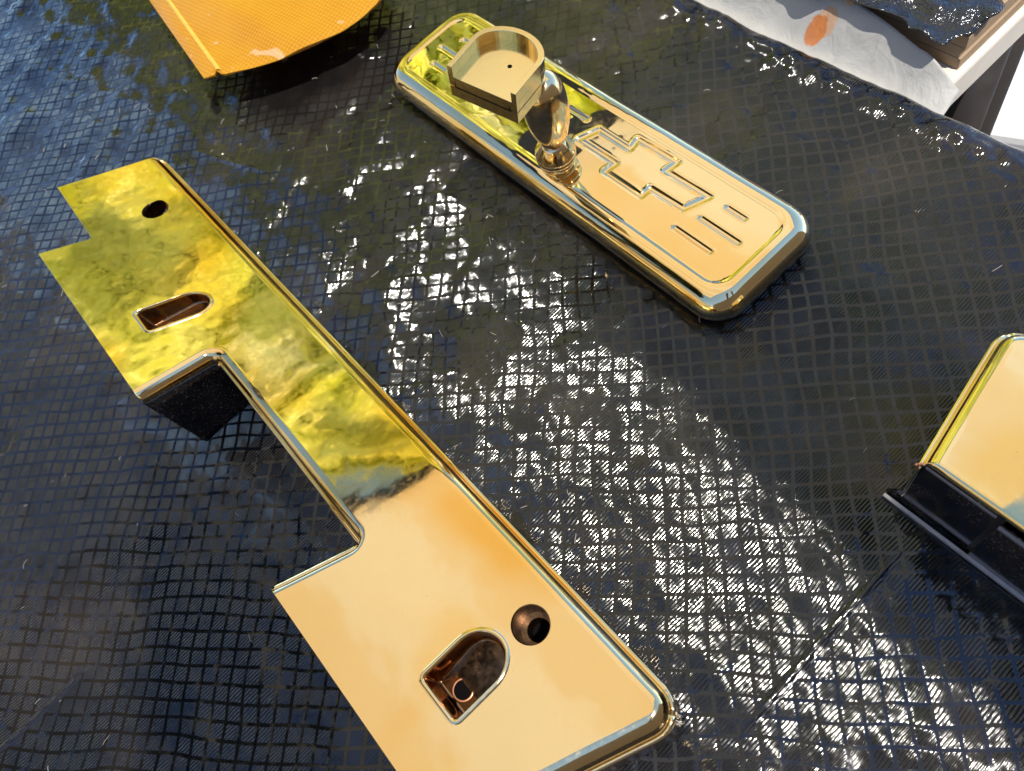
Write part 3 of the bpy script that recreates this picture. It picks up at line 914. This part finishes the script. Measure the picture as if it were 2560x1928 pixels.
# arm
ARMS = gold_material("turned_pale_gold", (0.97, 0.72, 0.38), (0.95, 0.66, 0.30), rough=0.14)
A0 = Vector((0.0793, 0.2719, 0.0174)); A1 = Vector((0.0800, 0.2637, 0.0800))
arm = lathe("arm", A0, A1, [(h / 1000, r_ / 1000) for h, r_ in ((16.0, 4.0), (16.0, 4.8), (17.2, 5.7), (20, 6.9), (25, 8.5), (31, 9.8), (37, 10.6), (43, 10.8), (49, 10.5), (54, 9.8), (57.5, 8.6), (60, 6.6), (61.6, 4.0), (62.4, 0.6))], ARMS, mirror, 64)
ARMG = gold_material("arm_gold", (0.97, 0.70, 0.36), (0.96, 0.60, 0.22), rough=0.07)
lathe("collar", A0, A1, [(h / 1000, r_ / 1000) for h, r_ in ((0, 8.0), (0.6, 9.2), (3.4, 9.5), (4.2, 9.0), (4.8, 9.0), (5.4, 10.2), (7.2, 10.5), (8.0, 9.9), (8.5, 9.9), (9.0, 10.4), (10.0, 10.2), (14.8, 6.3), (16.5, 5.6))], ARMG, arm, 64)
# windscreen mount: D shaped tray on the arm
TN = Vector((0.15, -0.10, 0.98)).normalized()
TX = Vector((16.7, -30.2, -5.6)); TX = (TX - TN * TX.dot(TN)).normalized(); TY = TN.cross(TX)
TO = Vector((0.0459, 0.2754, 0.1000))
def dpath(x0, x1, y0, ys, ry, n=28):
    """open U path: front-left -> round back -> front-right"""
    c = (x0 + x1) / 2; rx = (x1 - x0) / 2; pts = [(x0, y0)]
    for k in range(n + 1):
        an = math.pi - math.pi * k / n
        pts.append((c + rx * math.cos(an), ys + ry * math.sin(an)))
    pts.append((x1, y0)); return pts
def TP(x, y, z): return TO + TX * (x / 1000) + TY * (y / 1000) + TN * (z / 1000)
outer_d = dpath(0, 35, 0, 19, 14); inner_d = dpath(2.6, 32.4, 0, 18.6, 11.6)
mount = None
def slab(name, z0, z1, parent, mat, path):
    n = len(path); vs = [TP(x, y, z0) for x, y in path] + [TP(x, y, z1) for x, y in path]
    fs = [tuple(range(n)), tuple(range(2 * n - 1, n - 1, -1))] + [(i, (i + 1) % n, n + (i + 1) % n, n + i) for i in range(n)]
    o = mk(name, vs, fs, mat, parent, False)
    bmn = bmesh.new(); bmn.from_mesh(o.data); bmesh.ops.recalc_face_normals(bmn, faces=bmn.faces); bmn.to_mesh(o.data); bmn.free()
    return bevel(o, 0.00015, 1)
mount = slab("mount_body", -10.2, -5.4, mirror, MACH, outer_d)
slab("mount_base", -16.4, -10.75, mount, MACH, outer_d)
n = len(outer_d)
vs = [TP(x, y, -5.38) for x, y in outer_d] + [TP(x, y, 0) for x, y in outer_d] + [TP(x, y, 0) for x, y in inner_d] + [TP(x, y, -5.38) for x, y in inner_d]
fs = []
for i in range(n - 1):
    for r_ in range(3): fs.append((r_ * n + i, r_ * n + i + 1, (r_ + 1) * n + i + 1, (r_ + 1) * n + i))
fs.append((0, n, 2 * n, 3 * n)); fs.append((n - 1, 4 * n - 1, 3 * n - 1, 2 * n - 1))
rim = mk("tray_rim", vs, fs, MACH, mount, False)
bmn = bmesh.new(); bmn.from_mesh(rim.data); bmesh.ops.recalc_face_normals(bmn, faces=bmn.faces); bmn.to_mesh(rim.data); bmn.free()
bevel(rim, 0.00015, 1)
# black disc and strips painted as the shade of a floor bore and front slot
vs = [TP(20.6 + 1.05 * math.cos(2 * math.pi * k / 20), 17.0 + 1.05 * math.sin(2 * math.pi * k / 20), -5.33) for k in range(20)]
mk("screw_bore", vs, [tuple(range(20))], HOLE_SHADE, mount, False)
for x0, x1, z0, z1 in ((2.9, 31.6, -10.8, -10.15), (2.9, 3.4, -10.8, -8.0), (31.1, 31.6, -10.8, -8.0)):
    b = MB(); b.box(TO, TX, TY, TN, x0 / 1000, x1 / 1000, -0.0001, 0.0012, z0 / 1000, z1 / 1000)
    b.build("slide_slot_shade", HOLE_SHADE, mount)

# ------------------------------------------------------------------ amber pouch
pouch = empty("amber_pouch", "glossy amber orange plastic pouch with a sealed edge, corner lifted off the sheet", "pouch")
front = [(-0.0672, 0.4754), (-0.0572, 0.4700), (-0.0538, 0.4664), (-0.018, 0.4516), (0.0045, 0.4470), (0.0225, 0.4447), (0.0380, 0.4457), (0.0491, 0.4481), (0.0620, 0.4560), (0.0720, 0.4680)]
fr_len = [0.0]
for i in range(1, len(front)): fr_len.append(fr_len[-1] + math.dist(front[i], front[i - 1]))
def frontpt(f):
    L = f * fr_len[-1]
    for i in range(1, len(front)):
        if L <= fr_len[i] + 1e-9:
            k = (L - fr_len[i - 1]) / (fr_len[i] - fr_len[i - 1]); return Vector((front[i - 1][0] + (front[i][0] - front[i - 1][0]) * k, front[i - 1][1] + (front[i][1] - front[i - 1][1]) * k, 0))
    return Vector((*front[-1], 0))
bd = Vector((-0.0092, 0.0853, 0)).normalized()
NI, NJ = 56, 56
def pouch_sheet(sign):
    vs, fs = [], []
    for i in range(NI + 1):
        fi = i / NI
        for j in range(NJ + 1):
            fj = j / NJ
            p = frontpt(fi) + bd * (fj * 0.20)
            if j == 0 and 0.055 < fi < 0.082 : p = p + bd * 0.004
            puff = (math.sin(math.pi * min(1, max(0, (fi - 0.0) / 1.0))) ** 0.5) * (math.sin(math.pi * min(1, fj * 0.5 + 0.0)) ** 0.6)
            zmid = 0.026 + 0.010 * fj
            if sign > 0: z = zmid + 0.010 * puff + 0.0009 * math.sin(fi * 17 + fj * 9)
            else: z = zmid - 0.0005 - (zmid - 0.002) * min(1.0, puff * 1.15)
            vs.append((p.x, p.y, z))
    for i in range(NI):
        for j in range(NJ):
            a = i * (NJ + 1) + j; f = (a, a + NJ + 1, a + NJ + 2, a + 1)
            fs.append(f if sign > 0 else f[::-1])
    return vs, fs
v1, f1 = pouch_sheet(1); v2, f2 = pouch_sheet(-1)
mk("front_sheet", v1, f1, POUCH, pouch)
mk("back_sheet", v2, f2, POUCH, pouch)
SEAL = plain("pale_seal", (0.72, 0.40, 0.05), 0.4, nscale=400, noise_amt=0.3)
vs, fs = [], []
for j in range(NJ + 1):
    for c_, dz in ((0.075, 0.0002), (0.084, 0.0011), (0.094, 0.0011), (0.103, 0.0002)):
        i = c_ * NI; i0 = int(i); k = i - i0
        a = Vector(v1[i0 * (NJ + 1) + j]); b2 = Vector(v1[(i0 + 1) * (NJ + 1) + j])
        p = a.lerp(b2, k); vs.append((p.x, p.y, p.z + dz))
for j in range(1, NJ):
    for c_ in range(3): fs.append((j * 4 + c_, j * 4 + c_ + 1, j * 4 + c_ + 5, j * 4 + c_ + 4))
mk("seal_strip", vs, fs, SEAL, pouch)

# ------------------------------------------------------------------ neighbouring table with cardboard, paper, film
table2 = empty("side_table", "cream topped table with dark round legs beside the black sheet", "table")
b = MB(); b.box(Vector((0, 0, 0)), EX, PX, ZZ, -0.60, -0.134, 0.300, 0.46, -0.034, -0.0125)
bevel(b.build("tabletop", CREAM, table2), 0.002)
for t0, s0 in ((-0.1505, 0.3780), (-0.57, 0.378), (-0.57, 0.44), (-0.165, 0.44)):
    p = tsz(t0, s0, 0)
    lathe("leg", (p.x, p.y, GZ), (p.x, p.y, -0.034), [(0, 0.013), (GZ * -1 - 0.034, 0.013)], POLE, table2, 32)
carton = empty("cardboard_slab", "flattened brown cardboard carton under crumpled black film", "cardboard")
for k in range(3):
    b = MB(); z0 = -0.0122 + k * 0.0068
    b.box(Vector((0, 0, 0)), EX, PX, ZZ, -0.44, -0.1376 - 0.0012 * (k == 1) + 0.0008 * (k == 2), 0.322, 0.450 - 0.004 * k, z0, z0 + 0.0064)
    b.build("cardboard_layer", CARD, carton)
CTOP = 0.0080

def sheet(name, nu_, nv_, fn, mat, parent=None, solid=0.0003):
    vs = [fn(i / nu_, j / nv_) for i in range(nu_ + 1) for j in range(nv_ + 1)]
    fs = [(i * (nv_ + 1) + j, (i + 1) * (nv_ + 1) + j, (i + 1) * (nv_ + 1) + j + 1, i * (nv_ + 1) + j + 1) for i in range(nu_) for j in range(nv_)]
    o = mk(name, vs, fs, mat, parent)
    if solid:
        so = o.modifiers.new("thick", 'SOLIDIFY'); so.thickness = solid; so.offset = 0
    return o
def nz1(x, y, sc, sd_): return float(vnoise(np.array([x]), np.array([y]), sc, sd_)[0])
# paper: outline corners on the plan, draped from the carton down into the gap
def paper_fn(a, b2):
    # a runs away from the viewer along the gap, b2 across
    near = Vector((0.2510, 0.1933)).lerp(Vector((0.2660, 0.1995)), b2)
    mid = Vector((0.2290, 0.2450)).lerp(Vector((0.2610, 0.2250)), b2)
    far_ = Vector((0.1980, 0.3900)).lerp(Vector((0.2480, 0.3350)), b2)
    if a < 0.35: xy = near.lerp(mid, a / 0.35)
    else: xy = mid.lerp(far_, (a - 0.35) / 0.65)
    t = xy.x * EX.x + xy.y * EX.y; s = xy.x * PX.x + xy.y * PX.y
    over = sm(-t, 0.118, 0.150) * sm(s, 0.292, 0.318)
    z = -0.0105 + (CTOP + 0.0140) * over + 0.0016 * nz1(t, s, 0.03, 21) * 1.5
    return (xy.x, xy.y, z)
pp = sheet("paper_sheet", 60, 24, paper_fn, PAPER)
tag(pp, "grey white waxed paper with a round rust stain tucked behind the black sheet", "paper")
# crumpled black film over the carton
def film_fn(a, b2):
    t = -0.1440 - 0.26 * a; s = 0.3065 + 0.142 * b2
    rag = 0.010 * nz1(s, 0.0, 0.018, 31) + 0.005 * nz1(s, 0.1, 0.006, 32)
    t += rag * (1 - sm(a, 0, 0.25)) * 1.6 + (0.012 * math.sin(b2 * 9) * (1 - sm(a, 0, .2)))
    s += 0.006 * nz1(t, 0.3, 0.012, 33) * (1 - sm(b2, 0, 0.2))
    z = CTOP + 0.0065 + 0.012 * abs(nz1(t, s, 0.03, 34)) * 2 * 0.7 + 0.005 * abs(nz1(t, s, 0.011, 35)) * 1.6
    if a < 0.04: z -= 0.004 * (1 - a / 0.04) * (1 + nz1(s, 0, 0.01, 37))
    z -= 0.006 * (1 - sm(b2, 0.0, 0.15))
    p = tsz(t, s, max(z, CTOP + 0.0012 if s > 0.33 else CTOP + 0.0062)); return tuple(p)
fm = sheet("black_film", 110, 70, film_fn, WRAP, None, 0.0002)
tag(fm, "crumpled shiny black plastic film bunched over the brown cardboard", "plastic film")

# ------------------------------------------------------------------ white chair beyond the table
chair = empty("plastic_chair", "white moulded plastic garden chair beyond the table", "chair")
CO = Vector((0.70, 0.44, GZ)); ca = Vector((0.80, 0.60, 0)); cb = Vector((-0.60, 0.80, 0))
def cbx(name, x0, x1, y0, y1, z0, z1, bv=0.012):
    b = MB(); b.box(CO, ca, cb, ZZ, x0, x1, y0, y1, z0, z1)
    return bevel(b.build(name, WHITE, chair), bv, 3)
cbx("seat", -0.22, 0.22, -0.22, 0.22, 0.40, 0.43)
for i in range(5): cbx("back_slat", 0.19, 0.22, -0.20 + i * 0.085, -0.14 + i * 0.085, 0.43, 0.80)
cbx("back_rail", 0.185, 0.225, -0.22, 0.22, 0.80, 0.86)
for sx in (-0.2, 0.18):
    for sy in (-0.21, 0.17): cbx("leg", sx, sx + 0.04, sy, sy + 0.04, 0.0, 0.40, 0.006)
for sy in (-0.24, 0.20):
    cbx("armrest", -0.2, 0.22, sy, sy + 0.05, 0.60, 0.63); cbx("arm_post", -0.19, -0.15, sy, sy + 0.04, 0.41, 0.60, 0.006)

# ------------------------------------------------------------------ out of view: awning added, and trees shaped, for the polished gold to mirror
aw = empty("added_awning", "unseen striped canvas awning added for the gold to mirror, with a navy valance", "awning")  # unseen, added so the gold reflects a warm pale tone
AF = Vector((0.970, 0.243, 0)); AG = Vector((0.243, -0.970, 0)); AP = Vector((-1.07, 1.18, 1.50))
def awn_fn(a, b2):
    p = AP + AF * (2.40 * a) + AG * (1.45 * b2)
    p.z += 0.10 * b2 - 0.05 * math.sin(math.pi * ((a * 4) % 1.0)) ** 2 - 0.02 * math.sin(math.pi * b2)
    return tuple(p)
sheet("canvas", 64, 16, awn_fn, AWN, aw, 0)
def val_fn(a, b2):
    p = Vector(awn_fn(a, 0)); sc = 0.13 + 0.03 * abs(math.sin(math.pi * a * 9))
    p.z -= sc * b2; p -= AG * 0.004 * (1 + math.sin(a * 40)) * b2
    return tuple(p)
sheet("valance", 72, 3, val_fn, NAVY, aw, 0)  # navy strip added to reflect as a dark band in the gold
for a in (0.0, 1.0):
    p = Vector(awn_fn(a, 0)) - AG * 0.03
    lathe("post", (p.x, p.y, GZ), (p.x, p.y, p.z), [(0, 0.016), (p.z - GZ, 0.016)], POLE, aw, 20)

def tree(name, label, base, trunk_h, crown, n, leafmat, size, seed):
    rg = np.random.default_rng(seed)
    root = empty(name, label, "tree", group="added trees")
    bx, by = base
    tr = MB(); 
    top = Vector((bx, by, GZ + trunk_h))
    t_ = lathe("trunk", (bx, by, GZ), tuple(top), [(0, 0.10), (trunk_h * .3, 0.075), (trunk_h * .7, 0.06), (trunk_h, 0.035)], BARK, root, 12)
    lv, lf = [], []
    clumps = []
    for (cx, cy, cz, rx, ry, rz) in crown:
        for _ in range(26):
            d = rg.normal(size=3); d /= np.linalg.norm(d); rr = rg.random() ** 0.4
            clumps.append((cx + d[0] * rx * rr, cy + d[1] * ry * rr, cz + d[2] * rz * rr, 0.16 + 0.18 * rg.random()))
    for c_ in clumps[::6]:
        b0 = Vector((bx, by, GZ + trunk_h * (0.5 + 0.45 * rg.random())))
        lathe("limb", tuple(b0), (c_[0], c_[1], c_[2]), [(0, 0.03), ((Vector(c_[:3]) - b0).length, 0.008)], BARK, t_, 6)
    per = n // len(clumps)
    for cx, cy, cz, cr in clumps:
        for _ in range(per):
            d = rg.normal(size=3); d /= np.linalg.norm(d); q = Vector((cx, cy, cz)) + Vector(d) * cr * (rg.random() ** 0.5)
            nrm = Vector(d * 0.6 + rg.normal(size=3) * 0.45 + np.array([0.2, -0.5, 0.5])).normalized()
            x = nrm.orthogonal().normalized(); x.rotate(Matrix.Rotation(rg.random() * 6.28, 3, nrm)); y = nrm.cross(x)
            s_ = size * (0.7 + 0.6 * rg.random()); k = len(lv)
            lv += [q - x * s_, q - y * s_ * .42 + nrm * s_ * .1, q + x * s_, q + y * s_ * .42 + nrm * s_ * .1]
            lf.append((k, k + 1, k + 2, k + 3))
    o = mk("crown", lv, lf, leafmat, root, False)
    return root
def azel(az, el, d): return (math.sin(R(az)) * math.cos(R(el)) * d, math.cos(R(az)) * math.cos(R(el)) * d, math.sin(R(el)) * d)
def conifer(name, label, base, height, rad, n, leafmat, size, seed, tip=0.55):
    """dense columnar tree: sprays of foliage set on a tapering, lumpy column round a trunk"""
    rg = np.random.default_rng(seed)
    root = empty(name, label, "tree", group="garden conifers")
    bx, by = base
    lathe("trunk", (bx, by, GZ), (bx, by, GZ + height * 0.9), [(0, 0.09), (height * .5, 0.05), (height * .9, 0.012)], BARK, root, 12)
    lv, lf = [], []
    ph = rg.random(8) * 6.28
    for k in range(n):
        f = rg.random() ** 0.8
        an = rg.random() * 2 * math.pi
        rr = rad * (max(0.0, 1 - f) ** tip) * (0.55 + 0.45 * min(1.0, f * 9))
        lump = 1 + 0.13 * math.sin(an * 3 + f * 17 + ph[0]) + 0.10 * math.sin(an * 5 - f * 29 + ph[1]) + 0.08 * math.sin(an * 2 + f * 47 + ph[2])
        rr *= lump * (0.95 + 0.06 * rg.random())
        q = Vector((bx + rr * math.cos(an), by + rr * math.sin(an), GZ + 0.12 + f * (height - 0.12)))
        nrm = Vector((math.cos(an), math.sin(an), 0.22)) + Vector(rg.normal(size=3) * 0.20)
        nrm.normalize()
        y = (ZZ - nrm * nrm.z).normalized(); y = (y + Vector(rg.normal(size=3) * 0.35)); y = (y - nrm * y.dot(nrm)).normalized(); x = nrm.cross(y)
        s_ = size * (0.6 + 0.8 * rg.random()); k0 = len(lv)
        lv += [q - y * s_, q + x * s_ * .5 + nrm * s_ * .08, q + y * s_, q - x * s_ * .5 + nrm * s_ * .08]
        lf.append((k0, k0 + 1, k0 + 2, k0 + 3))
    mk("crown", lv, lf, leafmat, root, False)
    return root
for az, d, h, rd, mt, lab, sd_ in ((-1.5, 3.0, 5.2, 0.62, LEAF, "golden columnar conifer with the densest crown", 1), (8, 3.3, 5.4, 0.70, LEAF2, "yellow green conifer standing between two golden ones", 2), (20, 3.1, 4.8, 0.76, LEAF, "broad golden conifer at the end of the row", 4)):
    conifer("golden_conifer", lab, (math.sin(R(az)) * d, math.cos(R(az)) * d), h, rd, 6500, mt, 0.085, sd_)
DARKLEAF = leaf_material("dark_green_leaf", (0.020, 0.035, 0.012), (0.045, 0.060, 0.020))
c4 = azel(-60, 50, 2.1); c4b = azel(-72, 46, 2.1); c4c = azel(-56, 38, 2.3)  # dark crown added to block the sky reflected at lower left
tree("added_dark_tree", "unseen dark green leafy tree added to darken the reflections in the sheet", (c4[0] - .5, c4[1] + .2), 1.9, [(*c4, .33, .33, .30), (*c4b, .38, .38, .36)], 6500, DARKLEAF, 0.05, 6)

# unseen boarded wall and rafters, added to darken reflections and shade the sheet
shade_wall = empty("added_dark_wall", "unseen brown boarded wall with projecting rafters, added to darken and shade the sheet", "wall")
HB = plain("dark_boards", (0.24, 0.18, 0.13), 0.7, nscale=25, noise_amt=0.4)
HO = Vector((0.35, -1.15, 0)); HX = Vector((0.96, 0.28, 0)); HY = Vector((-0.28, 0.96, 0))
for k in range(13):
    b = MB(); z0 = GZ + k * 0.185
    b.box(HO, HX, HY, ZZ, -2.6, 2.2, -0.06 - 0.008 * (k % 2), 0.0, z0, z0 + 0.180)
    b.build("board", HB, shade_wall)
def shade_rafter(tip, root, wd, z0, z1):  # beams added only to cast dark bands on the sheet
    tip = Vector((*tip, 0)); root = Vector((*root, 0)); d = (tip - root); L = d.length; d.normalize(); sd2 = Vector((-d.y, d.x, 0))
    b = MB(); b.box(root, d, sd2, ZZ, 0, L, -wd / 2, wd / 2, z0, z1)
    return bevel(b.build("shade_rafter", HB, shade_wall), 0.006)
shade_rafter((0.468, -0.372), (0.550, -1.12), 0.085, 1.50, 1.58)
shade_rafter((0.248, -0.317), (0.040, -1.26), 0.120, 1.50, 1.58)
# unseen cream wall, added to warm what the gold rims reflect
gw = empty("added_cream_wall", "unseen low cream rendered wall added to warm the gold rims", "wall")
GW = plain("cream_render", (0.78, 0.68, 0.50), 0.85, nscale=12, noise_amt=0.1)
b = MB(); b.box(Vector((-2.3, 0, 0)), Vector((0.14, 0.99, 0)), Vector((0.99, -0.14, 0)), ZZ, -2.6, 3.6, -0.1, 0.1, GZ, 1.10)
b.build("wall_body", GW, gw)
b = MB(); b.box(Vector((-2.3, 0, 0)), Vector((0.14, 0.99, 0)), Vector((0.99, -0.14, 0)), ZZ, -2.62, 3.62, -0.13, 0.13, 1.10, 1.15)
b.build("coping", GW, gw)

# loose lint and fibres on the sheet
lv, lf = [], []
rg = np.random.default_rng(77)
for k in range(150):
    t0 = rg.uniform(-0.62, 0.02); s0 = rg.uniform(-0.26, 0.26)
    p = tsz(t0, s0, 0.0012); an = rg.random() * 6.28; cv = rg.normal() * 120; L = rg.uniform(0.0012, 0.006); wd = rg.uniform(0.00008, 0.00018)
    n_ = 6; a_ = an; k0 = len(lv)
    for j in range(n_ + 1):
        d = Vector((math.cos(a_), math.sin(a_), 0)); nn = Vector((-d.y, d.x, 0))
        zc = 0.0004 * math.sin(math.pi * j / n_)
        lv += [p - nn * wd + ZZ * zc, p + nn * wd + ZZ * zc, p + ZZ * (zc + wd * 1.6)]
        p = p + d * (L / n_); a_ += cv * L / n_
    for j in range(n_):
        for q in range(3): lf.append((k0 + j * 3 + q, k0 + j * 3 + (q + 1) % 3, k0 + j * 3 + 3 + (q + 1) % 3, k0 + j * 3 + 3 + q))
lint = mk("lint", lv, lf, plain("lint_fibre", (0.42, 0.36, 0.28), 0.8), None)
lint["label"] = "loose pale lint fibres scattered over the black sheet"; lint["category"] = "lint"; lint["kind"] = "stuff"
